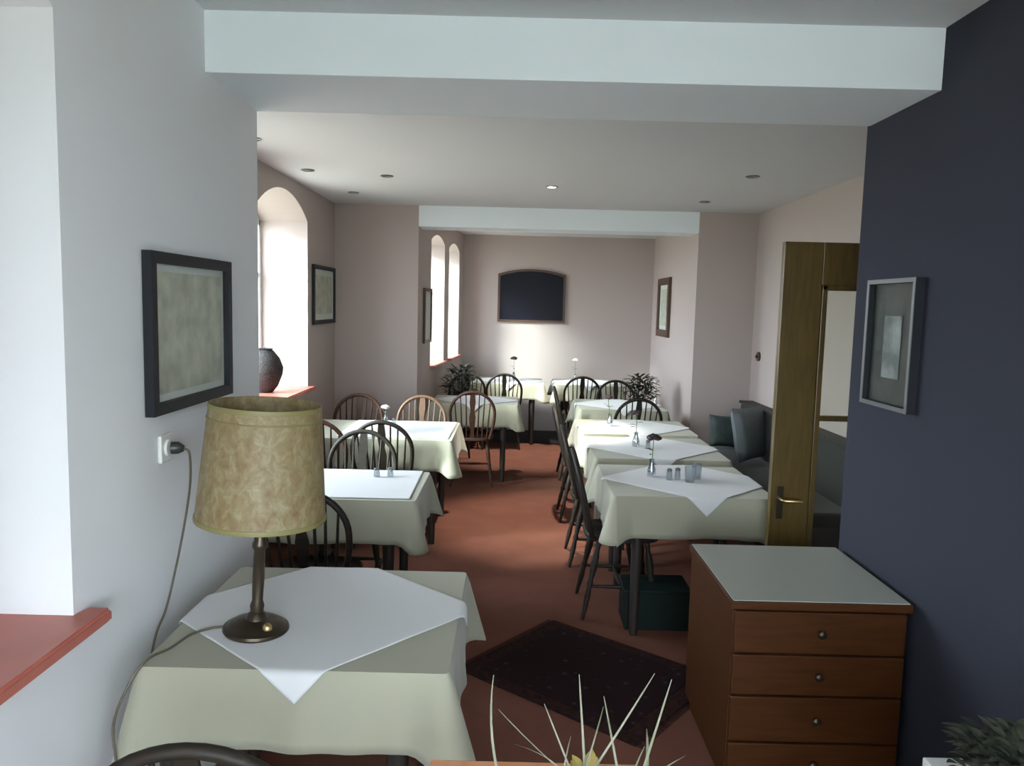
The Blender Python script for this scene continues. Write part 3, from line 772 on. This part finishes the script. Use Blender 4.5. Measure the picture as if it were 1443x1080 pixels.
def leaf(b, base, d, L, W, droop=.25):
    d = d.normalized(); s = d.cross(Vector((0, 0, 1)))
    if s.length < 1e-3: s = Vector((1, 0, 0))
    s.normalize(); n_ = 5; l1 = []; l2 = []; c_ = []
    for i in range(n_ + 1):
        t = i / n_; p = base + d * L * t + Vector((0, 0, -droop * L * t * t)); w_ = W * math.sin(PI * min(.98, max(.04, t)) ** .8)
        l1.append(b.verts.new(p + s * w_ / 2 + Vector((0, 0, .12 * w_)))); c_.append(b.verts.new(p)); l2.append(b.verts.new(p - s * w_ / 2 + Vector((0, 0, .12 * w_))))
    for i in range(n_):
        b.faces.new((l1[i], l1[i + 1], c_[i + 1], c_[i])); b.faces.new((c_[i], c_[i + 1], l2[i + 1], l2[i]))
TZ = .7575
vase((0.80, 4.28, TZ), 'glass bud vase with a dark flower on the nearest right table', lean=(-.01, .0), hs=.12, head=.027)
vase((0.86, 5.22, TZ), 'glass bud vase with a dark flower on the second right table', 'petal', lean=(.0, 0), hs=.13, head=.022)
vase((0.79, 6.10, TZ), 'glass bud vase with a dark bloom on the third right table', 'petal', lean=(-.03, 0), hs=.13, head=.024)
vase((1.40, 7.45, TZ), 'glass bud vase with a pale flower at the right end of the fourth right table', 'whitepetal', hs=.14)
vase((0.02, 9.75, TZ), 'glass bud vase with a dark flower on the far left table', 'petal', hs=.17, head=.03)
vase((0.80, 9.75, TZ), 'glass bud vase with a grey flower on the far right table', 'whitepetal', hs=.17, head=.026)
vase((-0.98, 5.93, TZ), 'glass bud vase with a low pale flower on the long left table', 'whitepetal', hs=.03, head=.022)
def shaker(loc, label, h=.065, r=.017, kind='salt_shaker', cat='shaker', top=True, grp='glass shakers on the tables'):
    v = empty(kind, loc, 0, label, cat, grp)
    b = bmesh.new(); lathe(b, [(r, 0), (r * 1.05, h * .1), (r * .85, h * .75), (r * .85, h * .78), (r * .8, h * .78), (r * .9, h * .12), (.001, h * .1)], 14)
    obj('glass_body', b, M['crystal'], v, smooth=True)
    if top:
        b = bmesh.new(); lathe(b, [(r * .88, h * .78), (r * .9, h * .9), (r * .5, h), (.001, h * 1.02)], 14); obj('metal_cap', b, M['silver'], v, smooth=True)
    return v
shaker((.885, 4.20, TZ), 'glass salt shaker beside the vase on the nearest right table')
shaker((.935, 4.22, TZ), 'glass pepper shaker with grey cap, middle of the glassware on the nearest right table', kind='pepper_shaker')
def tumbler(loc, label, h=.085, r=.03):
    v = empty('drinking_glass', loc, 0, label, 'glass', 'glasses on the tables')
    b = bmesh.new(); lathe(b, [(r * .8, 0), (r, h), (r * .93, h), (r * .74, .008), (.001, .008)], 20); obj('bowl', b, M['crystal'], v, smooth=True); return v
tumbler((.99, 4.16, TZ), 'clear glass right of the shakers on the nearest right table')
tumbler((1.045, 4.24, TZ), 'rightmost clear glass on the nearest right table')
shaker((-.72, 4.10, TZ), 'glass salt shaker near the back edge of the second left table', h=.05)
shaker((-.65, 4.12, TZ), 'glass pepper shaker near the back edge of the second left table', h=.05, kind='pepper_shaker')
shaker((-.90, 5.86, TZ), 'glass shaker beside the pale flower on the long left table', h=.06)
shaker((.93, 5.14, TZ), 'glass shaker beside the vase on the second right table', h=.06)

# ------------------------------------------------------------------ plants
def bushy(loc, label, rad, zlo, zhi, n, m, name='potted_plant', pot=None, seed=1, L=.10, W=.035, potm='terracotta'):
    r_ = random.Random(seed); v = empty(name, loc, 0, label, 'plant')
    pr, ph = pot
    b = bmesh.new(); lathe(b, [(pr * .7, 0), (pr, ph * .88), (pr * 1.06, ph * .9), (pr * 1.06, ph), (pr * .92, ph), (pr * .9, ph * .85), (.001, ph * .85)], 24)
    obj('pot', b, M[potm], v, smooth=True)
    b = bmesh.new(); lathe(b, [(pr * .9, ph * .84), (pr * .5, ph * .88), (.001, ph * .88)], 20, cap=False); obj('soil', b, M['soil'], v)
    b = bmesh.new(); stems = []
    for k in range(9):
        a = r_.uniform(0, 6.28); rr = rad * r_.uniform(.2, .8)
        p = [Vector((0, 0, ph * .8)), Vector((math.cos(a) * rr * .4, math.sin(a) * rr * .4, (ph + zlo) * .5 + (zhi - zlo) * .2)), Vector((math.cos(a) * rr, math.sin(a) * rr, zlo + (zhi - zlo) * r_.uniform(.4, .95)))]
        tube(b, p, .004, 5); stems.append(p)
    obj('stems', b, M['leaf'], v)
    b = bmesh.new()
    for k in range(n):
        th = r_.uniform(0, 6.28); f = r_.random() ** .5; u = r_.uniform(-1, 1)
        p = Vector((math.cos(th) * rad * f * math.sqrt(1 - u * u * .8), math.sin(th) * rad * f * math.sqrt(1 - u * u * .8), (zlo + zhi) / 2 + u * (zhi - zlo) / 2))
        d_ = Vector((math.cos(th + r_.uniform(-.8, .8)), math.sin(th + r_.uniform(-.8, .8)), r_.uniform(-.2, .9)))
        leaf(b, p, d_, L * r_.uniform(.7, 1.2), W * r_.uniform(.7, 1.2))
    obj('foliage', b, M[m], v)
    return v
def stand(loc, h, r, label):
    v = empty('plant_stand', loc, 0, label, 'plant stand', None)
    b = bmesh.new(); lathe(b, [(r, h - .02), (r, h)], 24); obj('stand_top', b, M['tablewood'], v)
    for k in range(3):
        a = k * 2 * PI / 3; b = bmesh.new(); tube(b, [(math.cos(a) * r * .6, math.sin(a) * r * .6, h - .02), (math.cos(a) * r * .9, math.sin(a) * r * .9, 0)], .012, 8); obj('leg', b, M['tablewood'], v)
stand((-.57, 8.42, 0), .46, .13, 'dark wooden plant stand below the far left windows')
bushy((-.57, 8.42, .46), 'dark leafy pot plant on a stand in front of the far left windows', .17, .20, .56, 330, 'leaf', pot=(.09, .15), seed=3)
stand((1.46, 8.66, 0), .46, .13, 'dark wooden plant stand near the right wall of the far room')
bushy((1.46, 8.66, .46), 'dark leafy pot plant on a stand near the right wall of the far room', .17, .16, .48, 300, 'leaf', pot=(.09, .13), seed=5)
# dark round vase on the dining window sill
b = bmesh.new(); lathe(b, [(.06, 0), (.10, .05), (.135, .14), (.14, .19), (.115, .26), (.075, .31), (.06, .325), (.068, .335), (.05, .335), (.05, .31), (.001, .30)], 32)
tag(obj('wicker_vase', b, M['wicker'], smooth=True, loc=(-1.885, 5.83, .996)), 'dark rounded wicker vase on the sill of the arched left window', 'vase')

# foreground: orange stool top, yellow-green pot with pale grassy blades
st = empty('side_table', (.12, 1.26, 0), 0, 'small orange wooden side table at the bottom edge of the view', 'side table')
obj('tabletop', BX(-.27, .16, -.25, .25, .735, .76, bev=.005), M['orange'], st)
for sx in (-.24, .13):
    for sy in (-.22, .22): obj('leg', BX(sx - .015, sx + .015, sy - .015, sy + .015, 0, .735), M['orange'], st)
gp = empty('grassy_plant', (.14, 1.23, .76), 0, 'pale thin-bladed grassy plant in a low bowl on the orange side table', 'plant')
b = bmesh.new(); lathe(b, [(.09, 0), (.130, .03), (.138, .045), (.132, .048), (.122, .038), (.001, .036)], 36); obj('bowl', b, M['terracotta'], gp, smooth=True)
b = bmesh.new(); lathe(b, [(.122, .035), (.001, .040)], 24, cap=False); obj('soil', b, M['soil'], gp)
def blade(p0, p1, bend, w_, m='blade'):
    b = bmesh.new(); p0, p1 = Vector(p0), Vector(p1); n_ = 10; prev = None
    for i in range(n_ + 1):
        t = i / n_; p = p0.lerp(p1, t) + Vector(bend) * (4 * t * (1 - t)); ww_ = w_ * (1 - t) ** .5 * .5 + .0006
        f_ = [b.verts.new(p + Vector((-ww_, 0, 0))), b.verts.new(p + Vector((0, -ww_ * .5, 0))), b.verts.new(p + Vector((ww_, 0, 0))), b.verts.new(p + Vector((0, ww_ * .5, 0)))]
        if prev:
            for k in range(4): b.faces.new((prev[k], prev[(k + 1) % 4], f_[(k + 1) % 4], f_[k]))
        prev = f_
    obj('blade', b, M[m], gp)
G0 = Vector((.14, 1.23, .76))
BL = [((-0.02, 1.3, 1.05), (-0.01, 1.26, 0.9), (0.03, 1.24, 0.8)),
((-0.01, 1.33, 0.97), (0.09, 1.26, 0.91), (0.24, 1.24, 0.8)),
((0.07, 1.28, 1.01), (0.11, 1.26, 0.92), (0.163, 1.24, 0.8)),
((0.13, 1.29, 1.06), (0.14, 1.26, 0.93), (0.15, 1.24, 0.8)),
((0.18, 1.33, 1.0), (0.2, 1.26, 0.9), (0.22, 1.24, 0.8)),
((0.26, 1.28, 1.07), (0.19, 1.26, 0.96), (0.088, 1.24, 0.8)),
((0.29, 1.28, 1.06), (0.25, 1.26, 0.93), (0.21, 1.24, 0.8)),
((0.26, 1.33, 0.94), (0.25, 1.26, 0.91), (0.235, 1.24, 0.8)),
((0.25, 1.29, 0.93), (0.23, 1.26, 0.91), (0.2, 1.24, 0.8)),
((0.32, 1.28, 0.92), (0.27, 1.26, 0.9), (0.195, 1.24, 0.8)),
((0.18, 1.33, 0.98), (0.15, 1.26, 0.93), (0.105, 1.24, 0.8)),
((0.12, 1.3, 0.94), (0.11, 1.26, 0.93), (0.095, 1.24, 0.8)),
((0.02, 1.27, 0.94), (0.08, 1.26, 0.92), (0.17, 1.24, 0.8)),
]
WD = [.006, .0035, .0045, .0055, .0055, .006, .006, .009, .005, .009, .004, .003, .003]
for (tip, mid, base), wd_ in zip(BL, WD):
    t_, m_, b_ = Vector(tip) - G0, Vector(mid) - G0, Vector(base) - G0
    u = (m_ - b_).length / ((m_ - b_).length + (t_ - m_).length)
    bend = (m_ - b_.lerp(t_, u)) / max(.15, 4 * u * (1 - u))
    blade(b_, t_, bend, wd_ * .85)
for k in range(14):
    a = k * 2.4; b = bmesh.new(); leaf(b, Vector((.005 + math.cos(a) * .008, .01 + math.sin(a) * .008, .04 + .09 * (k % 2))), Vector((math.cos(a) * .5, math.sin(a) * .5, 1)), .052 + .006 * (k % 3), .026); obj('leaf', b, M['yellow'], gp)

# bottom right: pale cabinet with a dark plant
cb2 = empty('side_cabinet', (1.16, 1.22, 0), 0, 'low pale cabinet in the bottom right corner, against the slate blue wall', 'cabinet')
obj('cabinet_body', BX(-.305, .235, -.24, .24, 0, .79), M['offwhite'], cb2)
obj('cabinet_top', BX(-.315, .24, -.25, .25, .79, .815, bev=.003), M['offwhite'], cb2)
bushy((.985, 1.345, .815), 'dark small-leaved pot plant on the pale cabinet, bottom right corner', .14, .025, .085, 380, 'leaf', pot=(.055, .05), seed=9, L=.045, W=.02, potm='blackplastic', name='small_leaved_plant')

# ------------------------------------------------------------------ ceiling spots
SPOT_LABEL = 'round recessed ceiling spotlight '
SP = [(-1.20, 3.50, 'just behind the near beam, left side'), (-1.50, 3.85, 'second along the left wall side'), (-1.49, 4.45, 'third along the left wall side'),
      (-1.45, 5.45, 'above the arched window'), (-1.35, 6.5, 'in the far left corner of the dining ceiling'), (-.93, 5.62, 'over the long left table'),
      (1.58, 5.28, 'over the right row of tables'), (1.57, 6.55, 'above the far right corner'), ]
def spot(x, y, lb, lit=False, z=2.60):
    v = empty('ceiling_spotlight', (x, y, z), 0, SPOT_LABEL + lb, 'ceiling light', 'recessed ceiling spotlights')
    b = bmesh.new(); lathe(b, [(.045, 0), (.047, -.006), (.034, -.008), (.032, -.002)], 24, cap=False); obj('ring', b, M['silver'], v, smooth=True)
    b = bmesh.new(); lathe(b, [(.033, -.0035), (.02, -.007), (.001, -.008)], 20, cap=False); obj('lens', b, M['litspot'] if lit else M['dimspot'], v)
for x, y, lb in SP: spot(x, y, lb)
spot(.265, 5.93, 'lit, in the middle of the dining ceiling', True)
l = bpy.data.lights.new('spot_glow', 'SPOT'); l.energy = 190; l.color = (1, .93, .82); l.spot_size = .88; l.spot_blend = .7; l.shadow_soft_size = .03
lo = bpy.data.objects.new('spot_glow', l); COL.objects.link(lo); lo.location = (.265, 5.93, 2.585)
v_ = spot(.15, 8.75, 'lit, hidden behind the second beam in the far room', True, 2.63)
lo = bpy.data.objects.new('spot_glow', l); COL.objects.link(lo); lo.location = (.15, 8.75, 2.61)

# ------------------------------------------------------------------ colour management
vs = SC.view_settings; vs.view_transform = 'Standard'; vs.look = 'None'; vs.gamma = 1; vs.use_curve_mapping = False; vs.exposure = 1.15
SC.cycles.max_bounces = 14; SC.cycles.diffuse_bounces = 8; SC.cycles.transparent_max_bounces = 24
